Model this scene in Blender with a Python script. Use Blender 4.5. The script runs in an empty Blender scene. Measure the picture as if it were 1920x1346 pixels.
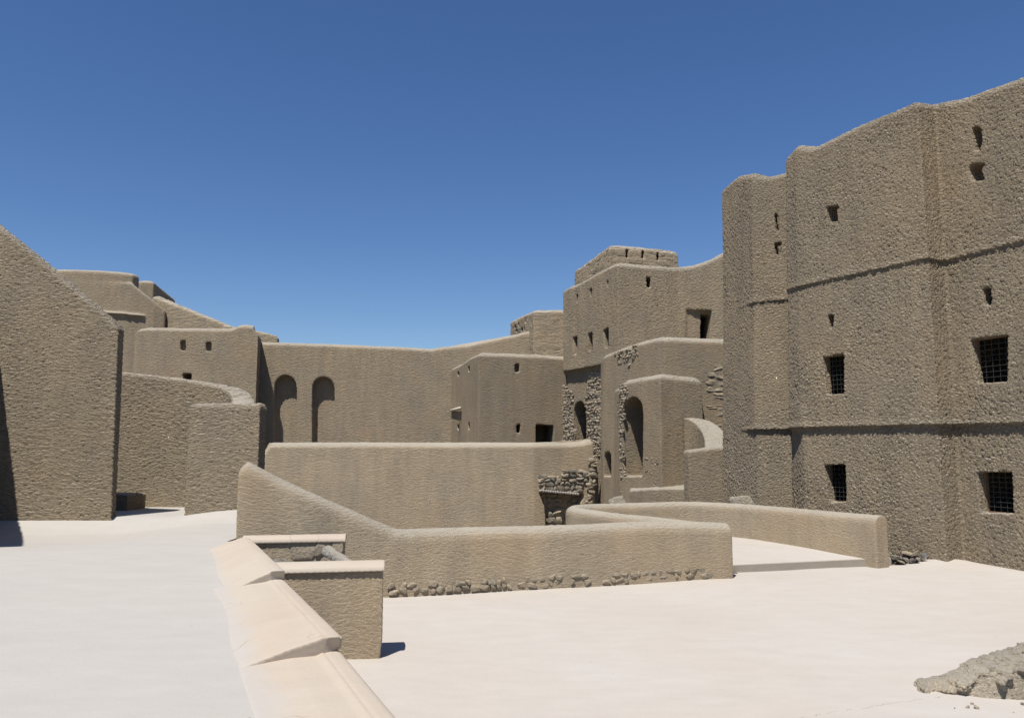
import bpy, bmesh, math, random
from mathutils import Vector, Matrix
from mathutils import noise as mnoise
R = math.radians
random.seed(7)

# ------------------------------------------------------------------ camera
scene = bpy.context.scene
FPX, CX, CY, EYE = 1493.0, 960.0, 673.0, 2.6
PITCH = math.atan(162 / 1493)
cam_data = bpy.data.cameras.new('camera')
cam = bpy.data.objects.new('camera', cam_data)
scene.collection.objects.link(cam)
cam_data.sensor_width = 36.0
cam_data.lens = 36.0 * FPX / 1920
cam_data.clip_start = 0.05
cam_data.clip_end = 6000
cam.location = (0, 0, EYE)
cam.rotation_euler = (R(90) + PITCH, 0, 0)
scene.camera = cam

# ------------------------------------------------------------------ sky, sun, exposure
SUN_EL, SUN_AZ = R(66), R(205)          # azimuth measured from +Y towards +X
world = bpy.data.worlds.new('World')
scene.world = world
world.use_nodes = True
wn = world.node_tree
bg = wn.nodes['Background']
sky = wn.nodes.new('ShaderNodeTexSky')
sky.sky_type = 'NISHITA'
sky.sun_disc = False
sky.sun_elevation = SUN_EL
sky.sun_rotation = SUN_AZ
sky.altitude = 600
sky.air_density = 1.0
sky.dust_density = 0.25
sky.ozone_density = 3.2
hs_ = wn.nodes.new('ShaderNodeHueSaturation')
hs_.inputs['Saturation'].default_value = 1.19
hs_.inputs['Hue'].default_value = 0.508
wn.links.new(sky.outputs[0], hs_.inputs['Color'])
wn.links.new(hs_.outputs[0], bg.inputs[0])
bg.inputs[1].default_value = 0.083
sl = bpy.data.lights.new('sun', 'SUN')
sl.energy = 5.0
sl.angle = R(0.53)
sl.color = (1.0, 0.955, 0.89)
sun = bpy.data.objects.new('sun', sl)
scene.collection.objects.link(sun)
to_sun = Vector((math.sin(SUN_AZ) * math.cos(SUN_EL), math.cos(SUN_AZ) * math.cos(SUN_EL), math.sin(SUN_EL)))
sun.rotation_euler = to_sun.to_track_quat('Z', 'Y').to_euler()
sun.location = (-20, -30, 60)
vs = scene.view_settings
vs.view_transform = 'Standard'
vs.look = 'None'
vs.exposure = 0.36
vs.gamma = 1.0
vs.use_curve_mapping = False

# ------------------------------------------------------------------ survey helpers
CP, SP = math.cos(PITCH), math.sin(PITCH)
def ray(px, py):
    u, v = (px - CX) / FPX, (CY - py) / FPX
    return Vector((u, CP - v * SP, SP + v * CP))
def at(px, py, Y):
    d = ray(px, py)
    return Vector((0, 0, EYE)) + d * (Y / d.y)
def on_z(px, py, z):
    d = ray(px, py)
    return Vector((0, 0, EYE)) + d * ((z - EYE) / d.z)
def hit(px, py, A, B):
    """point of the upright plane through plan points A, B"""
    n = Vector((B[1] - A[1], -(B[0] - A[0]), 0))
    d = ray(px, py)
    t = (n.x * A[0] + n.y * A[1]) / (n.x * d.x + n.y * d.y)
    return Vector((0, 0, EYE)) + d * t

E0, ED = Vector((-0.61, 4.51, 0)), Vector((-0.432, 1, 0))      # right-hand edge of the left terrace
EN = Vector((1, 0.43, 0)).normalized()

# ------------------------------------------------------------------ materials
AL = 0.825
def dk(c, k): return tuple(x * k for x in c)
def nd(nt, t, **kw):
    n = nt.nodes.new(t)
    for k, v in kw.items():
        if k in n.inputs:
            n.inputs[k].default_value = v
        else:
            setattr(n, k, v)
    return n
def math_(nt, op, a, b=None, clamp=False):
    n = nt.nodes.new('ShaderNodeMath'); n.operation = op; n.use_clamp = clamp
    for i, s in enumerate((a, b)):
        if s is None: continue
        if isinstance(s, (int, float)): n.inputs[i].default_value = s
        else: nt.links.new(s, n.inputs[i])
    return n.outputs[0]
def vscale(nt, src, vec):
    m = nt.nodes.new('ShaderNodeVectorMath'); m.operation = 'MULTIPLY'
    nt.links.new(src, m.inputs[0]); m.inputs[1].default_value = vec
    return m.outputs[0]
def noise_(nt, src, scale, detail=3, rough=0.55, dist=0.0):
    n = nd(nt, 'ShaderNodeTexNoise', Scale=scale, Detail=detail, Roughness=rough, Distortion=dist)
    nt.links.new(src, n.inputs['Vector'])
    return n
def ramp(nt, fac, stops):
    r = nt.nodes.new('ShaderNodeValToRGB')
    el = r.color_ramp.elements
    while len(el) < len(stops): el.new(0.5)
    for e, (p, c) in zip(el, stops):
        e.position = p; e.color = (*c, 1)
    nt.links.new(fac, r.inputs[0])
    return r.outputs[0]
def mix(nt, fac, a, b, mode='MIX'):
    m = nt.nodes.new('ShaderNodeMix'); m.data_type = 'RGBA'; m.blend_type = mode
    if isinstance(fac, (int, float)): m.inputs[0].default_value = fac
    else: nt.links.new(fac, m.inputs[0])
    for i, s in ((6, a), (7, b)):
        if isinstance(s, tuple): m.inputs[i].default_value = (*s, 1)
        else: nt.links.new(s, m.inputs[i])
    return m.outputs[2]
def base_mat(name, rough=0.95):
    m = bpy.data.materials.new(name); m.use_nodes = True
    nt = m.node_tree
    b = nt.nodes['Principled BSDF']
    b.inputs['Roughness'].default_value = rough
    b.inputs['Specular IOR Level'].default_value = 0.12
    return m, nt, b
def mud(name, c1, c2, c3, cell, relief, grain=0.5, wave=0.02, tilt=0.55, rust=0.0, gsize=None, crack=0.0):
    c1, c2, c3 = (dk(c, AL) for c in (c1, c2, c3))
    """hand thrown mud plaster. cell = (width, height) of one hand stroke in metres, relief = its depth"""
    m, nt, b = base_mat(name)
    L = nt.links
    pos = nt.nodes.new('ShaderNodeNewGeometry').outputs['Position']
    def warp(src, n, k):
        a = nt.nodes.new('ShaderNodeVectorMath'); a.operation = 'MULTIPLY_ADD'
        L.new(n.outputs['Color'], a.inputs[0]); a.inputs[1].default_value = k; L.new(src, a.inputs[2])
        return a.outputs[0]
    P = warp(pos, noise_(nt, pos, 0.7, 2), (0.55, 0.55, 0.55))
    cw, ch = cell
    q = vscale(nt, P, (1 / cw, 1 / cw, 1 / ch))
    q = warp(q, noise_(nt, q, 0.6, 4, 0.65), (1.8, 1.8, 1.7))
    vo = nd(nt, 'ShaderNodeTexVoronoi', feature='F1', Scale=1.0, Randomness=1.0)
    L.new(q, vo.inputs['Vector'])
    # each flake is thicker at its lower lip
    sub = nt.nodes.new('ShaderNodeVectorMath'); sub.operation = 'SUBTRACT'
    L.new(vo.outputs['Position'], sub.inputs[0]); L.new(q, sub.inputs[1])
    sx = nt.nodes.new('ShaderNodeSeparateXYZ'); L.new(sub.outputs[0], sx.inputs[0])
    lump = math_(nt, 'SUBTRACT', 0.45, vo.outputs['Distance'])
    h = math_(nt, 'ADD', math_(nt, 'MULTIPLY', lump, 1.0), math_(nt, 'MULTIPLY', sx.outputs['Z'], tilt))
    if crack > 0:
        ve = nd(nt, 'ShaderNodeTexVoronoi', feature='DISTANCE_TO_EDGE', Scale=1.0, Randomness=1.0)
        L.new(q, ve.inputs['Vector'])
        pl = math_(nt, 'POWER', math_(nt, 'MULTIPLY', ve.outputs['Distance'], 4.0, True), 0.6)
        h = math_(nt, 'ADD', h, math_(nt, 'MULTIPLY', math_(nt, 'SUBTRACT', pl, 0.8), crack))
    gs = gsize or ch * 0.5
    g = noise_(nt, vscale(nt, P, (1 / gs, 1 / gs, 1.35 / gs)), 1.0, 5, 0.72)
    h = math_(nt, 'ADD', h, math_(nt, 'MULTIPLY', math_(nt, 'SUBTRACT', g.outputs[0], 0.5), grain * 2))
    amt = noise_(nt, pos, 0.5, 3)
    h = math_(nt, 'MULTIPLY', h, math_(nt, 'ADD', math_(nt, 'MULTIPLY', amt.outputs[0], 1.5), 0.25))
    big = noise_(nt, pos, 0.55, 3)
    hh = math_(nt, 'ADD', math_(nt, 'MULTIPLY', h, relief), math_(nt, 'MULTIPLY', math_(nt, 'SUBTRACT', big.outputs[0], 0.5), wave * 2))
    dn = nd(nt, 'ShaderNodeDisplacement', Midlevel=0.0, Scale=1.0)
    L.new(hh, dn.inputs['Height'])
    L.new(dn.outputs[0], nt.nodes['Material Output'].inputs['Displacement'])
    m.displacement_method = 'BOTH'
    t1 = noise_(nt, pos, 0.35, 5, 0.6)
    col = ramp(nt, t1.outputs[0], [(0.34, c1), (0.5, c2), (0.66, c3)])
    t2 = noise_(nt, vscale(nt, pos, (2.2, 2.2, 0.5)), 1.0, 5, 0.65)
    col = mix(nt, 0.6, col, ramp(nt, t2.outputs[0], [(0.3, (0.78, 0.78, 0.80)), (0.7, (1.18, 1.15, 1.10))]), 'MULTIPLY')
    t3 = noise_(nt, pos, 2.2 / ch, 3, 0.75)
    col = mix(nt, 0.7, col, ramp(nt, t3.outputs[0], [(0.32, (0.66, 0.64, 0.62)), (0.58, (1.12, 1.12, 1.11))]), 'MULTIPLY')
    if rust > 0:
        t4 = noise_(nt, pos, 0.8, 4, 0.6)
        k = math_(nt, 'MULTIPLY', ramp(nt, t4.outputs[0], [(0.5, (0, 0, 0)), (0.68, (1, 1, 1))]), rust)
        col = mix(nt, k, col, (c2[0] * 1.12, c2[1] * 0.95, c2[2] * 0.80))
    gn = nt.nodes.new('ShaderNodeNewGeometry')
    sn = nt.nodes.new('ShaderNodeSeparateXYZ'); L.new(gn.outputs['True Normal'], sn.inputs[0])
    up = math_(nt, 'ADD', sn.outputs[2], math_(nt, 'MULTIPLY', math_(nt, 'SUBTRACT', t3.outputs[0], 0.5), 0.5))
    col = mix(nt, ramp(nt, up, [(0.42, (0, 0, 0)), (0.72, (0.85, 0.85, 0.85))]), col, (0.33, 0.298, 0.242))  # upward faces mixed towards a dusty pale tone, painting in bright sunlit tops
    L.new(col, b.inputs['Base Color'])
    return m
M = {}
def dk(c, k): return tuple(x * k for x in c)
A1, A2, A3 = (0.262, 0.222, 0.165), (0.284, 0.236, 0.170), (0.305, 0.247, 0.171)
TRI = (A1, A2, A3)
def T(k): return [dk(c, k) for c in TRI]
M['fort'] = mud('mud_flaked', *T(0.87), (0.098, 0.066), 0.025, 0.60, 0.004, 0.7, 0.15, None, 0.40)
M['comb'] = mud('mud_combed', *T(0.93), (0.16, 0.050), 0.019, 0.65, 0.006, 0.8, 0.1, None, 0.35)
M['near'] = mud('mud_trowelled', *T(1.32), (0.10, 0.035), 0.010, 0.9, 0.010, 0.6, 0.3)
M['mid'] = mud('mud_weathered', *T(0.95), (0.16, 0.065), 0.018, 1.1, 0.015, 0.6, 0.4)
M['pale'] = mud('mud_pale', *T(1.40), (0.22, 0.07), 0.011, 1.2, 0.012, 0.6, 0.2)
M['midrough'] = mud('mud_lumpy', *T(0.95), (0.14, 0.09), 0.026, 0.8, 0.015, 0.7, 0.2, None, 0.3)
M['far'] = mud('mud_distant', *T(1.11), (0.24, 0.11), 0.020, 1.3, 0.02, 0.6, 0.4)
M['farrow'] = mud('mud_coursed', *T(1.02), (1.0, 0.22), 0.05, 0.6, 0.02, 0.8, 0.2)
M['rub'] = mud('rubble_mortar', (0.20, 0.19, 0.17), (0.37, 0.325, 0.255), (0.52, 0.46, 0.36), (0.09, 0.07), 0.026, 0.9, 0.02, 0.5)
def plaster(name, c1, c2, cracks=False, bump=0.004, line=None, fade=False):
    c1, c2 = dk(c1, AL * 0.905), dk(c2, AL * 0.905)
    m, nt, b = base_mat(name, 0.9)
    L = nt.links
    pos = nt.nodes.new('ShaderNodeNewGeometry').outputs['Position']
    t1 = noise_(nt, pos, 0.30, 5, 0.6)
    col = ramp(nt, t1.outputs[0], [(0.36, c1), (0.62, c2)])
    t2 = noise_(nt, vscale(nt, pos, (1.0, 2.4, 1.0)), 1.6, 6, 0.62)
    col = mix(nt, 0.5, col, ramp(nt, t2.outputs[0], [(0.28, (0.90, 0.89, 0.875)), (0.72, (1.04, 1.04, 1.04))]), 'MULTIPLY')
    t3 = noise_(nt, pos, 60.0, 3, 0.7)
    col = mix(nt, 0.5, col, ramp(nt, t3.outputs[0], [(0.25, (0.88, 0.88, 0.87)), (0.6, (1.0, 1.0, 1.0))]), 'MULTIPLY')
    # sparse dirt specks
    vo = nd(nt, 'ShaderNodeTexVoronoi', feature='F1', Scale=2.6)
    L.new(pos, vo.inputs['Vector'])
    sp = ramp(nt, vo.outputs['Distance'], [(0.018, (0.45, 0.42, 0.38)), (0.03, (1, 1, 1))])
    col = mix(nt, 0.7, col, sp, 'MULTIPLY')
    h1 = noise_(nt, pos, 9.0, 5, 0.6)
    h2 = noise_(nt, pos, 1.2, 2)
    hh = math_(nt, 'ADD', math_(nt, 'MULTIPLY', h1.outputs[0], bump), math_(nt, 'MULTIPLY', h2.outputs[0], bump * 4))
    if fade:                      # the peach skim coat thins out towards the terrace
        s4 = nt.nodes.new('ShaderNodeSeparateXYZ'); L.new(pos, s4.inputs[0])
        dd = math_(nt, 'ADD', math_(nt, 'MULTIPLY', s4.outputs[0], EN.x), math_(nt, 'MULTIPLY', s4.outputs[1], EN.y))
        dd = math_(nt, 'SUBTRACT', dd, E0.x * EN.x + E0.y * EN.y)
        wf = noise_(nt, pos, 2.0, 5, 0.65)
        dd = math_(nt, 'ADD', dd, math_(nt, 'MULTIPLY', math_(nt, 'SUBTRACT', wf.outputs[0], 0.5), 0.35))
        col = mix(nt, ramp(nt, math_(nt, 'ADD', dd, 1.0), [(0.36, (1, 1, 1)), (0.52, (0, 0, 0))]), col, (0.385, 0.355, 0.315))
    if line:
        (ax, ay), (bx_, by_) = line
        d = Vector((bx_ - ax, by_ - ay)); Ln = d.length; d /= Ln
        s3 = nt.nodes.new('ShaderNodeSeparateXYZ'); L.new(pos, s3.inputs[0])
        X, Y = math_(nt, 'SUBTRACT', s3.outputs[0], ax), math_(nt, 'SUBTRACT', s3.outputs[1], ay)
        al = math_(nt, 'ADD', math_(nt, 'MULTIPLY', X, d.x), math_(nt, 'MULTIPLY', Y, d.y))
        ac = math_(nt, 'ADD', math_(nt, 'MULTIPLY', X, -d.y), math_(nt, 'MULTIPLY', Y, d.x))
        wg = noise_(nt, pos, 3.0, 4, 0.65)
        ac = math_(nt, 'ADD', ac, math_(nt, 'MULTIPLY', math_(nt, 'SUBTRACT', wg.outputs[0], 0.5), 0.22))
        mk = math_(nt, 'LESS_THAN', math_(nt, 'ABSOLUTE', ac), math_(nt, 'MULTIPLY', wg.outputs[0], 0.011))
        mk = math_(nt, 'MULTIPLY', mk, math_(nt, 'MULTIPLY', math_(nt, 'GREATER_THAN', al, -0.6), math_(nt, 'LESS_THAN', al, Ln)))
        wg2 = noise_(nt, pos, 5.0, 2)
        mk = math_(nt, 'MULTIPLY', mk, math_(nt, 'GREATER_THAN', wg2.outputs[0], 0.45))
        col = mix(nt, math_(nt, 'MULTIPLY', mk, 0.65), col, (0.25, 0.2, 0.15))
    if cracks:
        w = noise_(nt, pos, 2.5, 3)
        a = nt.nodes.new('ShaderNodeVectorMath'); a.operation = 'MULTIPLY_ADD'
        L.new(w.outputs['Color'], a.inputs[0]); a.inputs[1].default_value = (0.5, 0.5, 0.5); L.new(pos, a.inputs[2])
        vc = nd(nt, 'ShaderNodeTexVoronoi', feature='DISTANCE_TO_EDGE', Scale=1.1)
        L.new(a.outputs[0], vc.inputs['Vector'])
        line = ramp(nt, vc.outputs['Distance'], [(0.003, (1, 1, 1)), (0.009, (0, 0, 0))])
        pm = noise_(nt, pos, 1.3, 3)
        mk = math_(nt, 'MULTIPLY', line, ramp(nt, pm.outputs[0], [(0.52, (0, 0, 0)), (0.6, (1, 1, 1))]))
        col = mix(nt, math_(nt, 'MULTIPLY', mk, 0.75), col, (0.36, 0.29, 0.21))
        hh = math_(nt, 'SUBTRACT', hh, math_(nt, 'MULTIPLY', mk, 0.004))
    bp = nd(nt, 'ShaderNodeBump', Strength=1.0, Distance=1.0)
    L.new(hh, bp.inputs['Height'])
    L.new(bp.outputs[0], b.inputs['Normal'])
    L.new(col, b.inputs['Base Color'])
    return m
M['white'] = plaster('white_plaster', (0.505, 0.48, 0.440), (0.52, 0.49, 0.446))
M['cream'] = plaster('cream_plaster', (0.55, 0.50, 0.44), (0.565, 0.525, 0.475), line=(tuple(on_z(1500, 1346, 0).xy), tuple(on_z(1765, 1303, 0).xy)))
M['coping'] = plaster('coping_plaster', (0.55, 0.455, 0.36), (0.56, 0.49, 0.40), True, 0.006, None, True)
M['kerb'] = plaster('kerb_plaster', (0.42, 0.375, 0.31), (0.45, 0.40, 0.33), False, 0.006)
M['earth'] = plaster('dry_earth', (0.20, 0.17, 0.125), (0.23, 0.19, 0.14), False, 0.02)

def stone_mat(name, cols, rough=0.9):
    m, nt, b = base_mat(name, rough)
    L = nt.links
    g = nt.nodes.new('ShaderNodeNewGeometry')
    col = ramp(nt, g.outputs['Random Per Island'], [(i / max(1, len(cols) - 1), c) for i, c in enumerate(cols)])
    t = noise_(nt, g.outputs['Position'], 22.0, 5, 0.7)
    col = mix(nt, 0.8, col, ramp(nt, t.outputs[0], [(0.3, (0.68, 0.67, 0.66)), (0.65, (1.15, 1.15, 1.12))]), 'MULTIPLY')
    bp = nd(nt, 'ShaderNodeBump', Strength=1.0, Distance=0.03)
    L.new(t.outputs[0], bp.inputs['Height']); L.new(bp.outputs[0], b.inputs['Normal'])
    L.new(col, b.inputs['Base Color'])
    return m
M['stone'] = stone_mat('grey_stone', [(0.24, 0.21, 0.165), (0.30, 0.255, 0.19), (0.19, 0.185, 0.175), (0.28, 0.24, 0.185), (0.33, 0.275, 0.20), (0.21, 0.20, 0.18)])
M['darkstone'] = stone_mat('dark_stone', [(0.11, 0.11, 0.12), (0.17, 0.16, 0.15), (0.14, 0.14, 0.145), (0.2, 0.185, 0.165)])
M['mudstone'] = stone_mat('mud_brick', [(0.29, 0.24, 0.175), (0.33, 0.275, 0.20), (0.27, 0.235, 0.18), (0.37, 0.31, 0.23)])
def plain_mat(name, c, rough=0.8, metal=0.0):
    m, nt, b = base_mat(name, rough)
    b.inputs['Metallic'].default_value = metal
    b.inputs['Specular IOR Level'].default_value = 0.3
    pos = nt.nodes.new('ShaderNodeNewGeometry').outputs['Position']
    t = noise_(nt, vscale(nt, pos, (6, 6, 1.2)), 5.0, 4, 0.65)
    nt.links.new(mix(nt, 0.7, c, ramp(nt, t.outputs[0], [(0.3, (0.65, 0.62, 0.6)), (0.7, (1.15, 1.15, 1.15))]), 'MULTIPLY'), b.inputs['Base Color'])
    return m
M['wood'] = plain_mat('old_wood', (0.17, 0.11, 0.07))
M['iron'] = plain_mat('grille_iron', (0.055, 0.058, 0.058), 0.6, 0.0)
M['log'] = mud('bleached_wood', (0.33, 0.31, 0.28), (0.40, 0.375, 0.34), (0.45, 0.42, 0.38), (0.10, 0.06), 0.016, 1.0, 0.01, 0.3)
M['pipe'] = plain_mat('pale_pipe', (0.56, 0.53, 0.45), 0.6)

# ------------------------------------------------------------------ mesh helpers
def new_obj(name, me, mat=None, parent=None):
    o = bpy.data.objects.new(name, me)
    scene.collection.objects.link(o)
    if mat: me.materials.clear(); me.materials.append(mat)
    if parent:
        me.transform(Matrix.Translation(-parent.location))
        o.parent = parent
    return o
def thing(name, loc, label, cat, group=None):
    o = bpy.data.objects.new(name, None)
    o.empty_display_size = 0.3
    scene.collection.objects.link(o)
    o.location = loc
    o['label'] = label; o['category'] = cat; o['kind'] = 'thing'
    if group: o['group'] = group
    return o
def tag(o, label=None, cat=None, kind=None, group=None):
    if label: o['label'] = label
    if cat: o['category'] = cat
    if kind or cat: o['kind'] = kind or 'thing'
    if group: o['group'] = group
    return o
def rings_mesh(rings, closed=True):
    """loft closed rings of equal count, capped at both ends"""
    bm = bmesh.new()
    vr = [[bm.verts.new(p) for p in r] for r in rings]
    n = len(rings[0])
    for a, b in zip(vr, vr[1:]):
        for i in range(n):
            j = (i + 1) % n
            bm.faces.new((a[i], a[j], b[j], b[i]))
    bm.faces.new(list(reversed(vr[0]))); bm.faces.new(vr[-1])
    bmesh.ops.triangulate(bm, faces=[f for f in bm.faces if len(f.verts) > 4])
    bmesh.ops.recalc_face_normals(bm, faces=bm.faces)
    return bm
def bm_join(bms):
    out = bmesh.new()
    for b in bms:
        me = bpy.data.meshes.new('t'); b.to_mesh(me); b.free()
        out.from_mesh(me); bpy.data.meshes.remove(me)
    return out
def offset_poly(poly, d):
    """move every corner of a closed plan outwards by d (counter-clockwise plan)"""
    A = sum(poly[i][0] * poly[(i + 1) % len(poly)][1] - poly[(i + 1) % len(poly)][0] * poly[i][1] for i in range(len(poly)))
    sg = 1 if A > 0 else -1
    out = []
    n = len(poly)
    for i in range(n):
        p0, p1, p2 = Vector(poly[i - 1][:2]), Vector(poly[i][:2]), Vector(poly[(i + 1) % n][:2])
        e1, e2 = (p1 - p0).normalized(), (p2 - p1).normalized()
        n1, n2 = Vector((e1.y, -e1.x)) * sg, Vector((e2.y, -e2.x)) * sg
        b = n1 + n2
        if b.length < 1e-4: b = n1
        k = d / max(0.35, b.normalized().dot(n1))
        q = p1 + b.normalized() * k
        out.append((q.x, q.y))
    return out
def cutter_from_poly(pts, nrm, depth, out=0.4, shrink=1.0):
    """prism: outline pts on a wall face, pushed inwards along -nrm"""
    c = sum(pts, Vector()) / len(pts)
    r0 = [p + nrm * out for p in pts]
    r1 = [c + (p - c) * shrink - nrm * depth for p in pts]
    return rings_mesh([r0, r1])
def box_bm(lo, hi):
    x0, y0, z0 = lo; x1, y1, z1 = hi
    return rings_mesh([[Vector((x0, y0, z)), Vector((x1, y0, z)), Vector((x1, y1, z)), Vector((x0, y1, z))] for z in (z0, z1)])
def solidify(name, bms, cutters, voxel, mat, parent=None, smooth=3):
    """union of closed pieces minus cutters, softened like hand laid mud"""
    tmp = []
    def mk(b, nm='tmp'):
        me = bpy.data.meshes.new(nm); b.to_mesh(me); b.free()
        o = bpy.data.objects.new(nm, me); scene.collection.objects.link(o); tmp.append(o)
        return o
    o = mk(bm_join(bms) if len(bms) > 1 else bms[0])
    if len(bms) > 1 and cutters:
        m = o.modifiers.new('r0', 'REMESH'); m.mode = 'VOXEL'; m.voxel_size = max(voxel, 0.05)
    for c in cutters:
        co = mk(c)
        m = o.modifiers.new('b', 'BOOLEAN'); m.operation = 'DIFFERENCE'; m.object = co; m.solver = 'EXACT'
    m = o.modifiers.new('r', 'REMESH'); m.mode = 'VOXEL'; m.voxel_size = voxel
    if smooth:
        m = o.modifiers.new('s', 'SMOOTH'); m.iterations = smooth; m.factor = 0.6
    dg = bpy.context.evaluated_depsgraph_get(); dg.update()
    me = bpy.data.meshes.new_from_object(o.evaluated_get(dg))
    me.name = name
    for t in tmp:
        md = t.data; bpy.data.objects.remove(t); bpy.data.meshes.remove(md)
    me.polygons.foreach_set('use_smooth', [True] * len(me.polygons))
    print('  mesh', name, len(me.polygons))
    return new_obj(name, me, mat, parent)
def simple(name, bm, mat, parent=None, smooth=False):
    me = bpy.data.meshes.new(name); bm.to_mesh(me); bm.free()
    if smooth: me.polygons.foreach_set('use_smooth', [True] * len(me.polygons))
    return new_obj(name, me, mat, parent)
def block(plan, tops, bottom, batter=0.0, bevel=0.0):
    """plan: list of (x, y); tops: list of z; straight or battered mass"""
    b = offset_poly(plan, batter) if batter else [(p[0], p[1]) for p in plan]
    if bevel <= 0:
        return rings_mesh([[Vector((*q, bottom)) for q in b], [Vector((p[0], p[1], z)) for p, z in zip(plan, tops)]])
    r = [[Vector((*q, bottom)) for q in b]]
    for ins, dz in ((0.0, 1.0), (0.3, 0.62), (0.8, 0.22), (1.3, 0.0)):
        pl = offset_poly(plan, -ins * bevel)
        r.append([Vector((*q, z - dz * bevel)) for q, z in zip(pl, tops)])
    return rings_mesh(r)
def front_block(pts, back, bottom, batter=0.0, bevel=0.22):
    """pts: surveyed top points (px, py, depth) left to right; back: extra (x, y, z) corners"""
    P = [at(*p) for p in pts]
    plan = [(p.x, p.y) for p in P] + [(b[0], b[1]) for b in back]
    tops = [p.z for p in P] + [b[2] for b in back]
    return block(plan, tops, bottom, batter, bevel), P
def sweep_wall(path, thick, bottom, rnd=0.6, taper=0.0):
    """path: centre line points with z = top; rounded coping"""
    n = len(path)
    rings = []
    prof = [(-1, 0.0), (-1, 1.0)]
    k = 7
    half = thick / 2
    for i, p in enumerate(path):
        a = path[max(0, i - 1)]; c = path[min(n - 1, i + 1)]
        t = Vector((c[0] - a[0], c[1] - a[1], 0)).normalized()
        s = Vector((t.y, -t.x, 0))
        z = p[2]
        ring = [Vector((p[0], p[1], bottom)) - s * half * (1 + taper), ]
        for j in range(k + 1):
            an = math.pi - math.pi * j / k
            ring.append(Vector((p[0], p[1], 0)) + s * (math.cos(an) * half) + Vector((0, 0, z - half * rnd + math.sin(an) * half * rnd)))
        ring.append(Vector((p[0], p[1], bottom)) + s * half * (1 + taper))
        rings.append(ring)
    return rings_mesh(rings)
def smooth_path(pts, sub=6):
    """Catmull-Rom through the points"""
    out = []
    P = [Vector(p) for p in pts]
    for i in range(len(P) - 1):
        p0 = P[max(0, i - 1)]; p1 = P[i]; p2 = P[i + 1]; p3 = P[min(len(P) - 1, i + 2)]
        for k in range(sub):
            t = k / sub
            out.append(0.5 * ((2 * p1) + (p2 - p0) * t + (2 * p0 - 5 * p1 + 4 * p2 - p3) * t * t + (3 * p1 - p0 - 3 * p2 + p3) * t ** 3))
    out.append(P[-1])
    return out
def tube(path, r, seg=10):
    rings = []
    n = len(path)
    P = [Vector(p) for p in path]
    for i, p in enumerate(P):
        t = (P[min(n - 1, i + 1)] - P[max(0, i - 1)]).normalized()
        a = t.orthogonal().normalized() if i == 0 else (a - t * a.dot(t)).normalized()
        b = t.cross(a)
        rr = r[i] if isinstance(r, (list, tuple)) else r
        rings.append([p + (a * math.cos(2 * math.pi * k / seg) + b * math.sin(2 * math.pi * k / seg)) * rr for k in range(seg)])
    return rings_mesh(rings)
def lump(c, sx, sy, sz, rot=0, sub=2, amp=0.28, seed=0, flat=False):
    """angular stone: a boxy ball trimmed by a few random planes"""
    bm = bmesh.new()
    bmesh.ops.create_icosphere(bm, subdivisions=sub, radius=1)
    rm = Matrix.Rotation(rot, 3, 'Z')
    rr = random.Random(int(seed) * 7919 + 13)
    pl = []
    for _ in range(9):
        n = Vector((rr.gauss(0, 1), rr.gauss(0, 1), rr.gauss(0, 1))).normalized()
        pl.append((n, rr.uniform(0.5, 0.85)))
    for v in bm.verts:
        d = v.co.normalized()
        q = Vector([math.copysign(abs(x) ** 0.5, x) for x in d])
        for n, h in pl:
            k = q.dot(n)
            if k > h: q -= n * (k - h)
        q *= 1 + amp * 0.6 * mnoise.noise(d * 1.6 + Vector((seed * 3.1, seed * 1.7, 0)))
        v.co = Vector(c) + rm @ Vector((q.x * sx, q.y * sy, q.z * sz))
    return bm
def stones_on(region, A, B, size, proud=0.06, rows=None, gap=1.04, seed=1, keep=1.0, hgt=0.6, outward=None):
    """courses of rubble filling the photographed outline `region` on the wall plane A-B"""
    rnd = random.Random(seed)
    pts = [hit(px, py, A, B) for px, py in region]
    t = Vector((B[0] - A[0], B[1] - A[1], 0)).normalized()
    nrm = Vector((t.y, -t.x, 0))
    if nrm.y > 0: nrm = -nrm
    if outward is not None: nrm = outward
    o = pts[0]
    poly = [((p - o).dot(t), p.z) for p in pts]
    s0, s1 = min(p[0] for p in poly), max(p[0] for p in poly)
    z0, z1 = min(p[1] for p in poly), max(p[1] for p in poly)
    def inside(s, z):
        c = False
        for i in range(len(poly)):
            (x1, y1), (x2, y2) = poly[i - 1], poly[i]
            if (y1 > z) != (y2 > z) and s < (x2 - x1) * (z - y1) / (y2 - y1) + x1: c = not c
        return c
    bms = []
    z = z0 + size * hgt / 2
    ang = math.atan2(t.y, t.x)
    k = 0
    while z < z1:
        s = s0 + rnd.uniform(0, size)
        rh = size * hgt * rnd.uniform(0.8, 1.2)
        while s < s1:
            w = size * rnd.uniform(0.6, 1.5)
            if inside(s + w / 2, z) and rnd.random() < keep:
                c = o + t * (s + w / 2)
                c = Vector((c.x, c.y, z + rnd.uniform(-.12, .12) * size)) + nrm * proud * rnd.uniform(-0.7, 0.35)
                bms.append(lump(c, w * 0.5 * gap * 1.1, proud * 0.9 + 0.02, rh * 0.5 * gap * 1.1, ang + rnd.uniform(-.15, .15), 2, 0.35, seed * 57 + k))
                k += 1
            s += w
        z += rh
    return bm_join(bms) if bms else None
def arch_px(x0, x1, ytop, yspring, ybot, point=0.5, n=9):
    """outline of an arched opening in photograph pixels"""
    out = [(x0, ybot)]
    xm = (x0 + x1) / 2
    for k in range(n + 1):
        t = k / n
        a = math.pi * (1 - t)
        x = xm + math.cos(a) * (x1 - x0) / 2
        y = yspring - (math.sin(a) ** (1 - 0.25 * point)) * (yspring - ytop)
        out.append((x, y))
    out.append((x1, ybot))
    return out
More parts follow.
